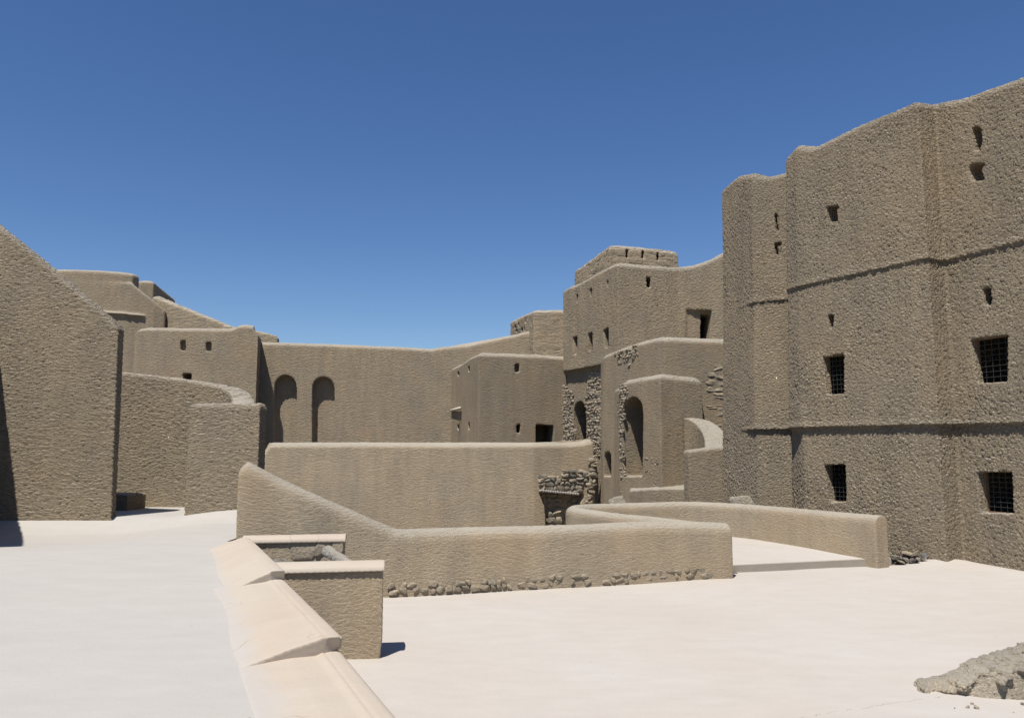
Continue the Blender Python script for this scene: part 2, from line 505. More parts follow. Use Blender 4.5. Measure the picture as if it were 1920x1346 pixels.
def cut_px(poly, A, B, depth, shrink=1.0, out=0.3):
    pts = [hit(px, py, A, B) for px, py in poly]
    t = Vector((B[0] - A[0], B[1] - A[1], 0)).normalized()
    n = Vector((t.y, -t.x, 0))
    if n.dot(Vector((0, 0, 0)) - Vector((A[0], A[1], 0))) < 0: n = -n
    return cutter_from_poly(pts, n, depth, out, shrink), pts, n
def xy(p): return (p.x, p.y)

# ------------------------------------------------------------------ the setting: ground, terraces
LF = 1.05                                   # level of the left terrace
bm = bmesh.new()
bmesh.ops.create_grid(bm, x_segments=2, y_segments=2, size=3000)
for v in bm.verts: v.co.z = -3.0
tag(simple('ground', bm, M['earth']), kind='structure')

# edge of the left terrace: a straight line running away to the left
def edge(Y): return E0 + ED * (Y - E0.y)
EN = Vector((1, 0.43, 0)).normalized()       # pointing off the edge, to the right

def grid_sheet(x0, x1, y0, y1, step, inside, height):
    bm = bmesh.new()
    nx, ny = int((x1 - x0) / step), int((y1 - y0) / step)
    vs_ = {}
    def V(i, j):
        if (i, j) not in vs_:
            x, y = x0 + i * step, y0 + j * step
            vs_[(i, j)] = bm.verts.new((x, y, height(x, y)))
        return vs_[(i, j)]
    for i in range(nx):
        for j in range(ny):
            if inside(x0 + (i + .5) * step, y0 + (j + .5) * step):
                bm.faces.new((V(i, j), V(i + 1, j), V(i + 1, j + 1), V(i, j + 1)))
    return bm
def n2(x, y, s, a): return mnoise.noise(Vector((x * s, y * s, 3.3))) * a
AW = 17.05                                    # plane of the tall left wall
def left_h(x, y):
    k = max(0.0, min(1.0, (-edge_side(x, y) - 0.9) / 1.5)) if y < 13 else 0.0
    z = LF + (n2(x, y, 0.5, 0.03) + n2(x, y, 2.0, 0.006)) * k
    sm = lambda t: max(0.0, min(1.0, t)) ** 2 * (3 - 2 * max(0.0, min(1.0, t)))
    z -= 0.24 * sm((y - 11.5) / 4.0) * sm((-5.6 - x) / 2.6)
    if y < AW + 0.15:
        d = max(0.0, (AW - 0.02) - y)
        if d < 0.8: z += 0.22 * (1 - d / 0.8) ** 1.7
    if y > AW + 0.1: z = LF + 0.045
    # ramped up to the stub wall
    return z
def edge_side(x, y): return (x - edge(y).x)
bm = grid_sheet(-16, 2.5, -6, 21, 0.08, lambda x, y: (y < 13.3 and edge_side(x, y) < -0.22) or (y >= 13.3 and x < -4.6), left_h)
tag(simple('terrace', bm, M['white'], smooth=True), kind='structure')
# body of masonry below the left terrace
pl = [(-16, -6), (2.5 + 0.9, -6), xy(edge(4.2)), xy(edge(9.6)), xy(edge(13.2)), (-4.55, 17.0), (-4.9, 21), (-16, 21)]
pl = [(-16, -6), xy(edge(-6) - EN * 0.12), xy(edge(13.35) - EN * 0.1), (-4.55, 13.4), (-4.58, 21), (-16, 21)]
o = simple('terrace_base', block(pl, [LF - 0.34] * 6, -3.0), M['kerb']); tag(o, kind='structure')

# right, lower terrace
J_L, J_R = at(720, 1112, 14.0), at(1375, 1072, 16.2)
ka, kb = on_z(1368, 1074, 0.0), on_z(1668, 1059, 0.0)
Pc = at(1745, 1050, 18.1); Qc = at(1775, 1050, 18.35)
Qd = Vector((0.34, -1, 0)); Qe = Vector((Qc.x, Qc.y, 0)) + Qd * 5.5
def right_in(x, y):
    if edge_side(x, y) < -0.3: return False
    if y < 13.9: return True
    if x < 4.55: return y < 14.0 + (x + 2.2) * 0.335 + 0.35
    if x < Pc.x: return y < kb.y + (Pc.y - kb.y) * (x - kb.x) / (Pc.x - kb.x) + 0.02
    return y < Pc.y + 1.5
def right_h(x, y):
    z = n2(x, y, 0.4, 0.035) + n2(x, y, 1.8, 0.006)
    # cove along the foot of the fort
    for (A, B) in FOOT:
        a, b = Vector(A), Vector(B); p = Vector((x, y)); t = max(0, min(1, (p - a).dot(b - a) / (b - a).length_squared))
        d = (p - a - (b - a) * t).length
        if d < 0.75: z += 0.05 * (1 - d / 0.75) ** 2
    return z
FOOT = [(xy(Pc), xy(Qc)), (xy(Qc), xy(Qe))]
bm = grid_sheet(-5, 16, -6, 20, 0.12, right_in, right_h)
tag(simple('courtyard_floor', bm, M['cream'], smooth=True), kind='structure')
pl = [(-6, -6), (16, -6), (16, 20), (Pc.x + .3, 20), (Pc.x + .02, Pc.y), (kb.x, kb.y), (4.6, 16.2), (-2.4, 14.1), (-6, 14)]
tag(simple('courtyard_base', block(pl, [-0.06] * 9, -3.0), M['kerb']), kind='structure')

# raised path with its kerb between the winding parapet and the court
far1, far2 = at(1375, 998, 20.9), at(1240, 990, 21.3)
path_top = []
pp = [(ka.x, ka.y, 0.17), (kb.x, kb.y, 0.17), (8.15, 17.9, 0.17), (6.6, 20.8, 0.27), (4.6, 22.2, 0.30), (3.0, 21.4, 0.30), (3.9, 17.2, 0.22)]
o = solidify('path', [block([(p[0], p[1]) for p in pp], [p[2] for p in pp], -0.35)], [], 0.04, M['cream'], smooth=2)
tag(o, kind='structure')
kbm = rings_mesh([[Vector(p) for p in ((a.x, a.y, -0.2), (a.x, a.y + 0.05, -0.2), (a.x, a.y + 0.05, 0.165), (a.x, a.y - 0.012, 0.155))] for a in (ka + Vector((0, -0.03, 0)), kb + Vector((0.02, -0.03, 0)))])
tag(simple('kerb', kbm, M['kerb']), kind='structure')

# ------------------------------------------------------------------ tall fort on the right
v0 = at(1353, 350, 25.8); v1 = at(1408, 322, 24.0)
v3 = at(1473, 289, 21.95); v4 = at(1490, 270, 21.5)
v2 = Vector((v3.x * 23.4 / 21.95 + 0.05, 23.4, v1.z - 0.15))
c7 = at(1720, 183, 18.25); c8 = at(1752, 187, 18.55)
q9 = Vector((c8.x, c8.y, 0)) + Qd * 6.0
def onl(A, B, px, py):
    return hit(px, py, (A.x, A.y), (B.x, B.y))
k5 = onl(v4, c7, 1686, 198)
q_mid = hit(1800, 181, xy(c8), xy(q9)); q_edge = hit(1920, 137, xy(c8), xy(q9))
p_mid = onl(v4, c7, 1600, 234); p_a = onl(v4, c7, 1525, 272)
TN = Vector((-(c7 - v4).y, (c7 - v4).x, 0)).normalized()
if TN.x > 0: TN = -TN
top = [v0, (v0 + v1) / 2 + Vector((0, 0, 0.15)), v1, Vector(((v1.x + v2.x) / 2, (v1.y + v2.y) / 2, v1.z - 0.2)), v2, v3, v4, p_a, p_mid, k5, k5.lerp(c7, 0.5), c7, c8, q_mid, q_edge, Vector((q9.x, q9.y, q_edge.z + 1.3)),
       Vector((q9.x + 3.2, q9.y + 0.6, q_edge.z + 1)), Vector((c8.x + 4.0, c8.y + 2.0, c8.z)), Vector((v4.x + 4.0, v4.y + 3.5, v4.z)), Vector((v0.x + 3.2, v0.y + 1.2, v0.z))]
plan = [(p.x, p.y) for p in top]
zt = [p.z for p in top]
BAT = 0.024
H = 10.6
def ring(z, extra=0.0):
    return [Vector((*q, z)) for q in offset_poly(plan, BAT * (H - z) + extra)]
Z1, Z2 = 3.08, 6.93
PIER = (0, 1, 2, 19)
def ring2(z, e):
    a, b = ring(z, e), ring(z, -0.03)
    return [b[i] if i in PIER[:2] or i == 19 else a[i] for i in range(len(a))]
rings = [ring2(-1.6, -0.05), ring2(Z1 - 0.01, -0.06), ring2(Z1 + 0.0, 0.035), ring2(Z1 + 0.15, 0.005), ring2(Z2 - 0.01, -0.02), ring2(Z2, 0.03), ring2(Z2 + 0.15, 0.005),
         ] + [[Vector((*q, z - dz)) for q, z in zip(offset_poly(plan, -ins), zt)] for ins, dz in ((0, .20), (.05, .12), (.14, .04), (.24, 0))] + [[Vector((*q, 7.6)) for q in offset_poly(plan, -.5)]]
# the fort's faces at the height of each opening
def face_at(i, j, z, extra=0.0):
    r = ring(z, extra)
    return (r[i].x, r[i].y), (r[j].x, r[j].y)
fort = thing('fort', (9.0, 20.0, 0), 'tall flaked mud fort with three ledged storeys filling the right side', 'fort')
IP, IQ = (6, 11), (12, 15)
IR = (2, 4)
opens = [
    ('hole', [(1553, 389), (1571, 386), (1572, 413), (1556, 416)], IP, 9.0, 0.7, False),
    ('slit', [(1552, 592), (1562, 592), (1560, 616), (1556, 616)], IP, 5.6, 0.7, False),
    ('win', [(1542, 669), (1581, 663), (1583, 738), (1551, 741)], IP, 4.0, 0.28, True),
    ('win', [(1546, 872), (1586, 870), (1589, 941), (1557, 941)], IP, 1.6, 0.28, True),
    ('slit', [(1453, 404), (1457, 400), (1460, 412), (1460, 432), (1456, 432)], IR, 9.2, 0.7, False),
    ('hole', [(1453, 457), (1464, 455), (1464, 476), (1456, 478)], IR, 8.6, 0.7, False),
    ('slit', [(1825, 243), (1831, 238), (1838, 243), (1840, 262), (1837, 281), (1829, 281)], IQ, 9.5, 0.8, False),
    ('hole', [(1821, 314), (1826, 309), (1843, 308), (1848, 314), (1847, 333), (1841, 338), (1828, 339), (1825, 334)], IQ, 9.0, 0.8, False),
    ('slit', [(1844, 541), (1857, 541), (1858, 571), (1847, 571)], IQ, 6.0, 0.7, False),
    ('win', [(1818, 636), (1888, 627), (1890, 716), (1832, 719)], IQ, 4.0, 0.28, True),
    ('win', [(1834, 885), (1899, 884), (1903, 963), (1841, 961)], IQ, 1.4, 0.28, True),
]
cut, wins = [], []
for kind, poly, (i, j), z, dep, isw in opens:
    ex = -0.10 if z < Z1 else -0.02
    A, B = face_at(i, j, z, ex)
    if not isw:
        mx, my = sum(p[0] for p in poly) / len(poly), sum(p[1] for p in poly) / len(poly)
        poly = [(mx + (p[0] - mx) * 1.3, my + (p[1] - my) * 1.1) for p in poly]
    c, pts, n = cut_px(poly, A, B, dep)
    cut.append(c)
    # a small dark chamber behind the opening
    cen = sum(pts, Vector()) / len(pts)
    wd = max((p - cen).length for p in pts)
    t = Vector((-n.y, n.x, 0))
    q = cen - n * (dep + 0.75)
    a, zz = wd * 1.25 + 0.15, max(abs(p.z - cen.z) for p in pts) + 0.12
    base = [q + t * a + n * 0.8, q - t * a + n * 0.8, q - t * a - n * 0.8, q + t * a - n * 0.8]
    cut.append(rings_mesh([[Vector((p.x, p.y, cen.z - zz)) for p in base], [Vector((p.x, p.y, cen.z + zz)) for p in base]]))
    if isw: wins.append((pts, n, t))
YS = 22.3
cut.append(cut_px([(1476, 809), (1484, 809), (1487, 960), (1480, 960)], (0, YS), (10, YS), 0.9, out=1.6)[0])
A, B = face_at(6, 11, 6.0)
cut.append(cut_px([(1681, 240), (1684, 240), (1695, 500), (1703, 792), (1700, 792), (1691, 500)], A, B, 0.07, out=0.3)[0])
solidify('wall', [rings_mesh(rings)], cut, 0.030, M['fort'], fort, smooth=1)
def grille_window(pts, n, parent, inset, nv, nh, bar=0.009, fw=0.06, label=None, half=False):
    zs = [p.z for p in pts]; z0, z1 = min(zs), max(zs)
    t = Vector((-n.y, n.x, 0)); c = sum(pts, Vector()) / len(pts)
    ss = [(p - c).dot(t) for p in pts]; s0, s1 = min(ss), max(ss)
    o = c - n * inset
    def P(s, z, d=0.0): return Vector((o.x, o.y, 0)) + t * s - n * d + Vector((0, 0, z))
    def bar_box(sa, sb, za, zb, d0, d1):
        return rings_mesh([[P(sa, za, d0), P(sb, za, d0), P(sb, za, d1), P(sa, za, d1)], [P(sa, zb, d0), P(sb, zb, d0), P(sb, zb, d1), P(sa, zb, d1)]])
    s0 -= 0.03; s1 += 0.03; z0 -= 0.03; z1 += 0.03
    fr = [bar_box(s0, s0 + fw, z0, z1, 0.0, 0.09), bar_box(s1 - fw, s1, z0, z1, 0.0, 0.09),
          bar_box(s0 + fw, s1 - fw, z0, z0 + fw, 0.003, 0.087), bar_box(s0 + fw, s1 - fw, z1 - fw, z1, 0.003, 0.087)]
    w = simple('window', bm_join(fr), M['wood'], parent)
    bs = []
    for k in range(1, nv + 1):
        s = s0 + fw + (s1 - s0 - 2 * fw) * k / (nv + 1)
        bs.append(tube([P(s, z0 + fw * .5, 0.03), P(s, z1 - fw * .5, 0.03)], bar, 6))
    for k in range(1, nh + 1):
        z = z0 + fw + (z1 - z0 - 2 * fw) * k / (nh + 1)
        bs.append(tube([P(s0 + fw * .5, z, 0.018), P(s1 - fw * .5, z, 0.018)], bar, 6))
    me = bpy.data.meshes.new('grille'); b = bm_join(bs); b.to_mesh(me); b.free()
    g = bpy.data.objects.new('grille', me); scene.collection.objects.link(g)
    me.materials.append(M['iron'])
    me.transform(Matrix.Translation(-parent.location)); g.parent = w
    return w
for pts, n, t in wins:
    grille_window(pts, n, fort, 0.17, 4, 7, 0.0045)
# rough footing showing at the bottom of the fort
A_, B_ = face_at(6, 11, 0.2, -0.03)
sb = stones_on([(1655, 1038), (1745, 1032), (1748, 1075), (1655, 1075)], A_, B_, 0.2, 0.03, seed=5, keep=1.0)
if sb: simple('footing_stone', sb, M['stone'], fort)

# ------------------------------------------------------------------ tall sloping wall on the left
sw = thing('sloping_wall', (-11, AW, LF), 'tall combed mud wall at far left whose top slopes down to the doorway', 'wall')
Pt = [at(-260, 215, AW), at(-120, 330, AW), at(0, 430, AW), at(60, 478, AW), at(120, 528, AW), at(180, 580, AW), at(212, 606, AW), at(222, 616, AW)]
xe = at(209, 968, AW).x
plan_ = [(p.x, p.y) for p in Pt]; tops_ = [p.z for p in Pt]
be = at(233, 618, AW + 0.38)
plan2 = plan_ + [(be.x, AW + 0.38)] + [(p[0], AW + 0.42) for p in reversed(plan_[:-1])]
tops2 = tops_ + [be.z] + list(reversed([t + 0.02 for t in tops_[:-1]]))
bot = [(x, y) for x, y in plan2]
bot[len(plan_) - 1] = (xe, AW - 0.0)
bot[len(plan_)] = (at(218, 960, AW + 0.38).x, AW + 0.38)
bot[len(plan_) - 2] = (xe - 0.12, AW)
solidify('wall', [rings_mesh([[Vector((*q, LF - 0.4)) for q in bot], [Vector((*q, z)) for q, z in zip(plan2, tops2)]])], [], 0.022, M['comb'], sw, 2)

# wall just outside the picture whose shadow falls across the sloping wall
hc = 5.85
cplan = [(-11.3, AW + 0.2), (-11.3, 15.13), (-9.1, 11.6), (-9.7, 11.3), (-12.0, 15.0), (-12.0, AW + 0.2)]
cm = solidify('side_wall', [block(cplan, [hc] * 6, LF - .3)], [], 0.05, M['comb'])
tag(cm, 'mud wall at the left edge whose shadow crosses the sloping wall', 'wall')

# ------------------------------------------------------------------ curved wall beyond the doorway
def ctr(px, py, Y): return at(px, py, Y)
pb = [at(170, 690, 20.1), at(232, 698, 20.1), at(320, 707, 20.1), at(385, 716, 20.0), at(425, 723, 19.7), at(446, 731, 19.1), at(455, 741, 18.4), at(457, 754, 17.6), at(458, 757, 17.1)]
pb2 = smooth_path(pb, 6)
zc = at(420, 757, 17.05).z
xl, xl0, xr = at(357, 760, 17.05).x, at(346, 965, 17.05).x, at(487, 800, 17.05).x
pier = rings_mesh([[Vector(p) for p in ((xl0, 17.0, LF - .3), (xr, 17.0, LF - .3), (xr, 17.5, LF - .3), (xl0, 17.5, LF - .3))]] +
    [[Vector(p) for p in ((xl + i, 17.03 + i, zc - d), (xr - i, 17.03 + i, zc - d), (xr - i, 17.52 - i, zc - d + .03), (xl + i, 17.52 - i, zc - d + .03))] for i, d in ((0, .1), (.015, .04), (.06, 0.0))])
solid_b = bm_join([sweep_wall(pb2, 0.50, LF - 0.3, 0.3), pier])
cw = solidify('curved_wall', [solid_b], [], 0.022, M['comb'], smooth=2)
tag(cw, 'curved mud wall turning back beyond the doorway beside the sloping wall', 'wall')
bch = solidify('bench', [rings_mesh([[Vector(p) for p in [(-9.6, 18.9, z), (-8.95, 18.75, z), (-8.85, 19.5, z), (-9.6, 19.6, z)]] for z in (LF, LF + .42)])], [], 0.025, M['comb'], smooth=3)
tag(bch, 'low mud bench in shade behind the doorway', 'bench')

# ------------------------------------------------------------------ parapets of the court
def sub_path(pts, n=8):
    out = []
    for a, b in zip(pts, pts[1:]):
        for k in range(n): out.append(a.lerp(b, k / n))
    out.append(pts[-1]); return out
# front parapet: slopes down from the left, then level
TJ = 0.5
jl = at(461, 866, 13.75); jk = at(745, 991, 14.35); j2 = at(1010, 985, 15.1); jr = at(1350, 981, 16.25)
jp = [jl + Vector((0, 0, -.05)), at(470, 867, 13.76), at(520, 893, 13.88), at(600, 930, 14.03), at(680, 965, 14.2), at(728, 985, 14.32), jk, at(800, 990, 14.5), at(900, 987, 14.8), j2, at(1100, 982, 15.4), at(1200, 977, 15.7), at(1300, 977, 16.05), at(1362, 980, 16.2)]
par = thing('parapet', (1, 15, 0), 'long low parapet in front that slopes down from its tall grey left end', 'wall')
solidify('wall', [sweep_wall(smooth_path([p for p in jp], 3), TJ, -0.6, 0.8)], [], 0.022, M['near'], par, 3)
sb = stones_on([(722, 1090), (900, 1079), (1100, 1078), (1368, 1066), (1372, 1078), (1000, 1098), (722, 1116)], xy(at(722, 1112, 14.03)), xy(at(1370, 1076, 16.0)), 0.13, 0.010, seed=11, keep=0.65, hgt=0.75)
if sb: simple('footing_stone', sb, M['mudstone'], par)
# winding parapet: hairpin behind
k1 = [at(1345, 984, 16.35), at(1297, 977, 16.75), at(1240, 970, 17.3), at(1160, 962, 18.1), at(1105, 955, 18.9), at(1078, 950, 19.5), at(1085, 946, 20.1), at(1130, 944, 20.6), at(1200, 942, 21.0), at(1290, 940, 21.4), at(1370, 943, 21.0), at(1440, 948, 20.2), at(1510, 954, 19.3), at(1580, 960, 18.3), at(1652, 966, 17.45)]
wp = solidify('winding_parapet', [sweep_wall(smooth_path(k1, 5), 0.42, -1.2, 0.8)], [], 0.025, M['near'], smooth=3)
tag(wp, 'low parapet with a hairpin bend ending beside the raised white path', 'wall')

# ------------------------------------------------------------------ stubs, coping and drain of the left terrace edge
# coping in three lengths, each one step lower towards the camera
cop = thing('parapet_coping', (edge(8).x, 8, LF), 'peach plaster coping stepping down along the terrace edge', 'coping')
def coping(Ya, Yb, za, zb, w, seed):
    """cross-section: feathered left edge, flat slope, rolled right lip"""
    rr = []
    n = 14
    rnd = random.Random(seed)
    for k in range(n + 1):
        Y = Ya + (Yb - Ya) * k / n
        z = za + (zb - za) * k / n
        e = edge(Y)
        ww = w + 0.025 * math.sin(k * 0.5 + seed)
        prof = [(-ww, LF + 0.004), (-ww * 0.8, LF + (z - LF) * 0.26), (-ww * 0.5, LF + (z - LF) * 0.66), (-ww * 0.25, z - 0.02), (-0.13, z), (-0.115, z - 0.014), (-0.1, z), (-0.02, z - 0.006), (0.012, z - 0.022), (0.015, z - 0.11), (-0.02, z - 0.12), (-0.02, LF - 0.45), (-ww, LF - 0.45)]
        jig = lambda s: Vector((0, 0, rnd.uniform(-.002, .002)))
        lean = 0.55 if k == n else 0.0      # the broken near end of each slab overhangs a little
        rr.append([Vector((e.x, e.y, 0)) + EN * s - ED.normalized() * (lean * max(0.0, zz - LF)) + Vector((0, 0, zz)) + jig(0) for s, zz in prof])
    return rings_mesh(rr)
for Ya, Yb, za, zb, w, sd in ((6.30, -3.0, 1.12, 1.12, 0.68, 1), (9.15, 6.05, 1.16, 1.235, 0.68, 2), (12.4, 8.9, 1.21, 1.27, 0.58, 3)):
    solidify('coping_slab', [coping(Ya, Yb, za, zb, w, sd)], [], 0.012, M['coping'], cop, 2)

def stub(Yf, x_end_px, thick, top, label, matl, name, cuts=False, cap_t=0.09):
    """short wall reaching out from the terrace edge, with a rolled cap"""
    s = edge(Yf)
    endx = at(x_end_px, 1150, Yf).x
    dirv = Vector((1, 0.16, 0)).normalized()
    L = (endx - s.x) / dirv.x
    a = Vector((s.x, Yf, 0)) - dirv * 0.12; b = Vector((s.x, Yf, 0)) + dirv * L
    nn = Vector((-dirv.y, dirv.x, 0))
    T = thing(name, (b.x, b.y, 0), label, 'wall')
    r = lambda z, e=0.0, f=0.0: [Vector((a.x, a.y, z)) - nn * f, Vector((b.x, b.y, z)) + dirv * e - nn * f, Vector((b.x, b.y, z)) + dirv * e + nn * (thick + f), Vector((a.x, a.y, z)) + nn * (thick + f)]
    body = rings_mesh([r(-0.1, -0.03), r(0.25, 0.0), r(top - cap_t, 0.0)])
    solidify('wall', [body], [], 0.018, matl, T, 3)
    # cap
    cp = sweep_wall([Vector((p.x, p.y, top)) for p in (a + nn * thick / 2, a.lerp(b, .5) + nn * thick / 2, b + dirv * 0.02 + nn * thick / 2)], thick + 0.07, top - cap_t - 0.015, 0.4)
    solidify('cap', [cp], [], 0.012, M['coping'], T, 3)
    return T, a, b, dirv, nn
T1, a1, b1, d1, n1_ = stub(9.88, 712, 0.40, 1.16, 'near stub wall with a rolled cream cap casting a small shadow', M['near'], 'stub_wall')
T2, a2, b2, d2, n2_ = stub(12.36, 637, 0.34, 1.22, 'far stub wall of crumbling stone under a short cream cap', M['near'], 'stub_wall')
sb = stones_on([(500, 1022), (636, 1020), (636, 1062), (520, 1075)], xy(a2), xy(b2), 0.30, 0.035, seed=21, hgt=0.8)
if sb: simple('rubble', sb, M['stone'], T2)
la, lb_ = at(611, 1031, 11.7), at(668, 1068, 10.8)
lg = tube([la.lerp(lb_, k / 14) for k in range(15)], [0.055 + 0.02 * (k > 0) + 0.012 * math.sin(k * 1.9) * math.cos(k * .7) for k in range(15)], 14)
tag(solidify('log', [lg], [], 0.014, M['log'], smooth=2), 'short bleached log leaning between the two capped stub walls', 'log')

# broken rubble wall, lower right
rb = thing('broken_wall', (5.2, 8.6, 0), 'broken stump of rough stone wall at the lower right corner', 'wall')
bs = []
rnd = random.Random(4)
prof = [on_z(1712, 1268, .0), on_z(1745, 1280, .0), on_z(1790, 1300, .0), on_z(1850, 1296, .0), on_z(1920, 1282, .0)]
path = [(4.42, 9.0, .08, .08), (4.65, 8.92, .14, .15), (4.9, 8.85, .27, .24), (5.15, 8.85, .40, .32), (5.5, 8.85, .48, .36), (5.9, 8.9, .62, .40), (6.4, 9.0, .72, .45), (7.2, 9.1, .8, .45)]
for k in range(130):
    t = rnd.random() ** 1.0 * (len(path) - 1.001); i = int(t); f = t - i
    p = [path[i][c] * (1 - f) + path[i + 1][c] * f for c in range(4)]
    dy = rnd.uniform(-1, 1) * p[3] * 0.85
    hz = p[2] * (1 - (dy / (p[3] + .01)) ** 2 * 0.55)
    r_ = rnd.uniform(.035, .10)
    bs.append(lump((p[0] + rnd.uniform(-.05, .05), p[1] + dy, max(0.0, hz - r_ * .95) * (1 if rnd.random() < .7 else rnd.random())), r_ * 1.4, r_, r_ * .8, rnd.uniform(0, 3), 1, .4, k))
core = []
for a, b in zip(path, path[1:]):
    core.append(rings_mesh([[Vector((q[0], q[1] - q[3] * .85, -.1)), Vector((q[0], q[1] - q[3] * .6, q[2] * .8)), Vector((q[0], q[1] + q[3] * .5, q[2] * .85)), Vector((q[0], q[1] + q[3] * .8, -.1))] for q in (a, b)]))
solidify('wall', core + bs, [], 0.016, M['rub'], rb, 3)
ch_ = []
for k in range(26):
    f = rnd.random(); x = 4.4 + f * 2.6
    y = 8.35 - 0.12 * f + rnd.gauss(0, .16) if rnd.random() < .6 else 9.3 + rnd.gauss(0, .12)
    r_ = abs(rnd.gauss(0, .012)) + .006
    ch_.append(lump((x, y, r_ * .5 + n2(x, y, 0.4, 0.035) + n2(x, y, 1.8, 0.006)), r_ * 1.3, r_, r_ * .7, rnd.uniform(0, 3), 1, .3, k))
tag(simple('gravel', bm_join(ch_), M['mudstone']), 'small stone chips scattered on the floor round the broken wall stump', 'gravel', kind='stuff')

# ------------------------------------------------------------------ long wall behind the court (top at eye level)
YF = 36.0
lw = thing('long_wall', (0, YF, -3), 'long plain mud wall behind the front parapet, its level top at eye height', 'wall')
ftop = [(478, 846, YF), (497, 846, YF), (500, 838, YF), (508, 829, YF), (700, 829, YF), (850, 830, YF + .2), (1000, 829, YF + .5), (1070, 829, YF + 1.4), (1094, 827, YF + 1.7), (1112, 822, YF + 1.9)]
fb, FP = front_block(ftop, [(at(1112, 822, YF + 2.5).x, YF + 2.5, at(1112, 822, YF + 2.5).z), (at(1000, 829, YF + 1).x, YF + 1.05, at(1000, 829, YF + 1).z), (at(508, 829, YF + .6).x, YF + .55, at(508, 829, YF + .6).z), (at(500, 840, YF + .6).x, YF + .55, at(500, 845, YF + .6).z), (at(478, 846, YF + .6).x, YF + .55, at(478, 846, YF + .6).z)], -3.0, 0.12)
FA, FB = xy(FP[6]), xy(FP[8])
FA = (FA[0], FA[1] - 0.09); FB = (FB[0], FB[1] - 0.09)
c, pts, n = cut_px([(1011, 922), (1097, 926), (1086, 952), (1080, 1010), (1024, 1010), (1022, 950)], FA, FB, 0.45)
solidify('wall', [fb], [c], 0.05, M['pale'], lw, 2)
sb = stones_on([(1005, 887), (1100, 884), (1098, 926), (1011, 922)], FA, FB, 0.32, 0.05, seed=31, hgt=0.62)
simple('stonework', sb, M['stone'], lw)
A2 = (FA[0] + n.x * -0.42, FA[1] - n.y * 0.42); B2 = (FB[0] - n.x * 0.42, FB[1] - n.y * 0.42)
sb = stones_on([(1008, 915), (1100, 920), (1090, 1000), (1015, 1000)], A2, B2, 0.34, 0.08, seed=32, hgt=0.6)
simple('inner_stonework', sb, M['mudstone'], lw)
sb = stones_on([(1020, 952), (1056, 962), (1058, 992), (1020, 992)], FA, FB, 0.36, 0.06, seed=33, hgt=0.75)
simple('lower_stonework', sb, M['stone'], lw)
tv = (Vector((*FB, 0)) - Vector((*FA, 0))).normalized()
pl_ = []
for k in range(16):
    f = k / 15
    p = hit(1013 + 69 * f, 919.5 + 6.5 * f, FA, FB)
    pl_.append(tube([p + n * 0.12, p - n * 0.5], 0.058, 8))
simple('lintel_pole', bm_join(pl_), M['log'], lw, True)

# ------------------------------------------------------------------ back wall with the two tall niches
YG = 50.0
bw = thing('rampart_wall', (-6, YG, -3), 'high back wall with two tall arched niches', 'wall')
gt = [(470, 640, YG), (522, 641, YG), (620, 644, YG), (720, 648, YG), (812, 653, YG), (818, 651, YG), (880, 644, YG), (935, 632, YG), (965, 626, YG), (1002, 617, YG), (1030, 617, YG)]
gb, GP = front_block(gt, [(at(1030, 617, YG).x, YG + 1.2, at(1030, 617, YG).z), (at(818, 651, YG).x, YG + 1.0, at(818, 651, YG).z), (at(812, 651, YG).x, YG + 1.0, at(812, 653, YG).z), (at(470, 640, YG).x, YG + 1.2, at(470, 640, YG).z)], -3.0)
GA, GB = xy(GP[0]), xy(GP[-1])
cs = [cut_px(arch_px(514, 556, 703, 728, 900), GA, GB, 0.60)[0], cut_px(arch_px(585, 627, 706, 730, 900), GA, GB, 0.60)[0]]
solidify('wall', [gb], cs, 0.075, M['far'], bw, 1)

# corner tower left of the niches
YC = 48.3
ct = thing('corner_tower', (-18, YC, -3), 'square mud tower with a domed corner left of the niches', 'tower')
tt = [(253, 620, YC + .4), (258, 615, YC), (275, 613, YC), (345, 614, YC), (430, 615, YC), (438, 613, YC), (446, 609, YC), (460, 607, YC), (474, 610, YC), (484, 622, YC)]
cb_, CPt = front_block(tt, [(at(491, 622, YG + .3).x, YG + .3, at(484, 622, YC).z), (at(438, 613, YC).x, YG + .5, at(438, 614, YC).z), (at(253, 613, YC).x, YG + .5, at(253, 614, YC).z)], -3.0)
CA, CB = xy(CPt[1]), xy(CPt[-1])
cs = [cut_px([(338, 638), (348, 638), (348, 657), (338, 657)], CA, CB, 0.3)[0], cut_px([(386, 641), (396, 641), (396, 658), (386, 658)], CA, CB, 0.3)[0], cut_px([(342, 700), (359, 700), (358, 716), (343, 716)], CA, CB, 1.1)[0]]
solidify('wall', [cb_], cs, 0.05, M['far'], ct, 1)

# upper works at the far left
YD = 60.0
ut = thing('round_tower', (-32, YD, 0), 'broad curved tower of the upper fort above the sloping wall', 'tower')
dt = [(40, 503, YD + 2), (95, 504, YD + .4), (140, 504, YD + .05), (190, 506, YD), (235, 510, YD + .2), (250, 512, YD + .4)]
db1, _ = front_block(dt, [(at(254, 514, YD + .6).x - .1, YD + 1.5, at(256, 514, YD + 1.2).z), (at(40, 503, YD + 3).x, YD + 5, at(95, 505, YD + .5).z)], -3)
db2, DP = front_block([(35, 525, YD + 2), (95, 525, YD + .38), (140, 525, YD + .03), (190, 527, YD - .02), (246, 530, YD + .12), (260, 542, YD + .25), (290, 564, YD + .5), (310, 580, YD + .9), (314, 586, YD + 1.6)], [(at(314, 586, YD + 2).x, YD + 3, at(314, 586, YD + 1.6).z), (at(35, 560, YD).x, YD + 5, 12)], -3, 0.05, 0.12)
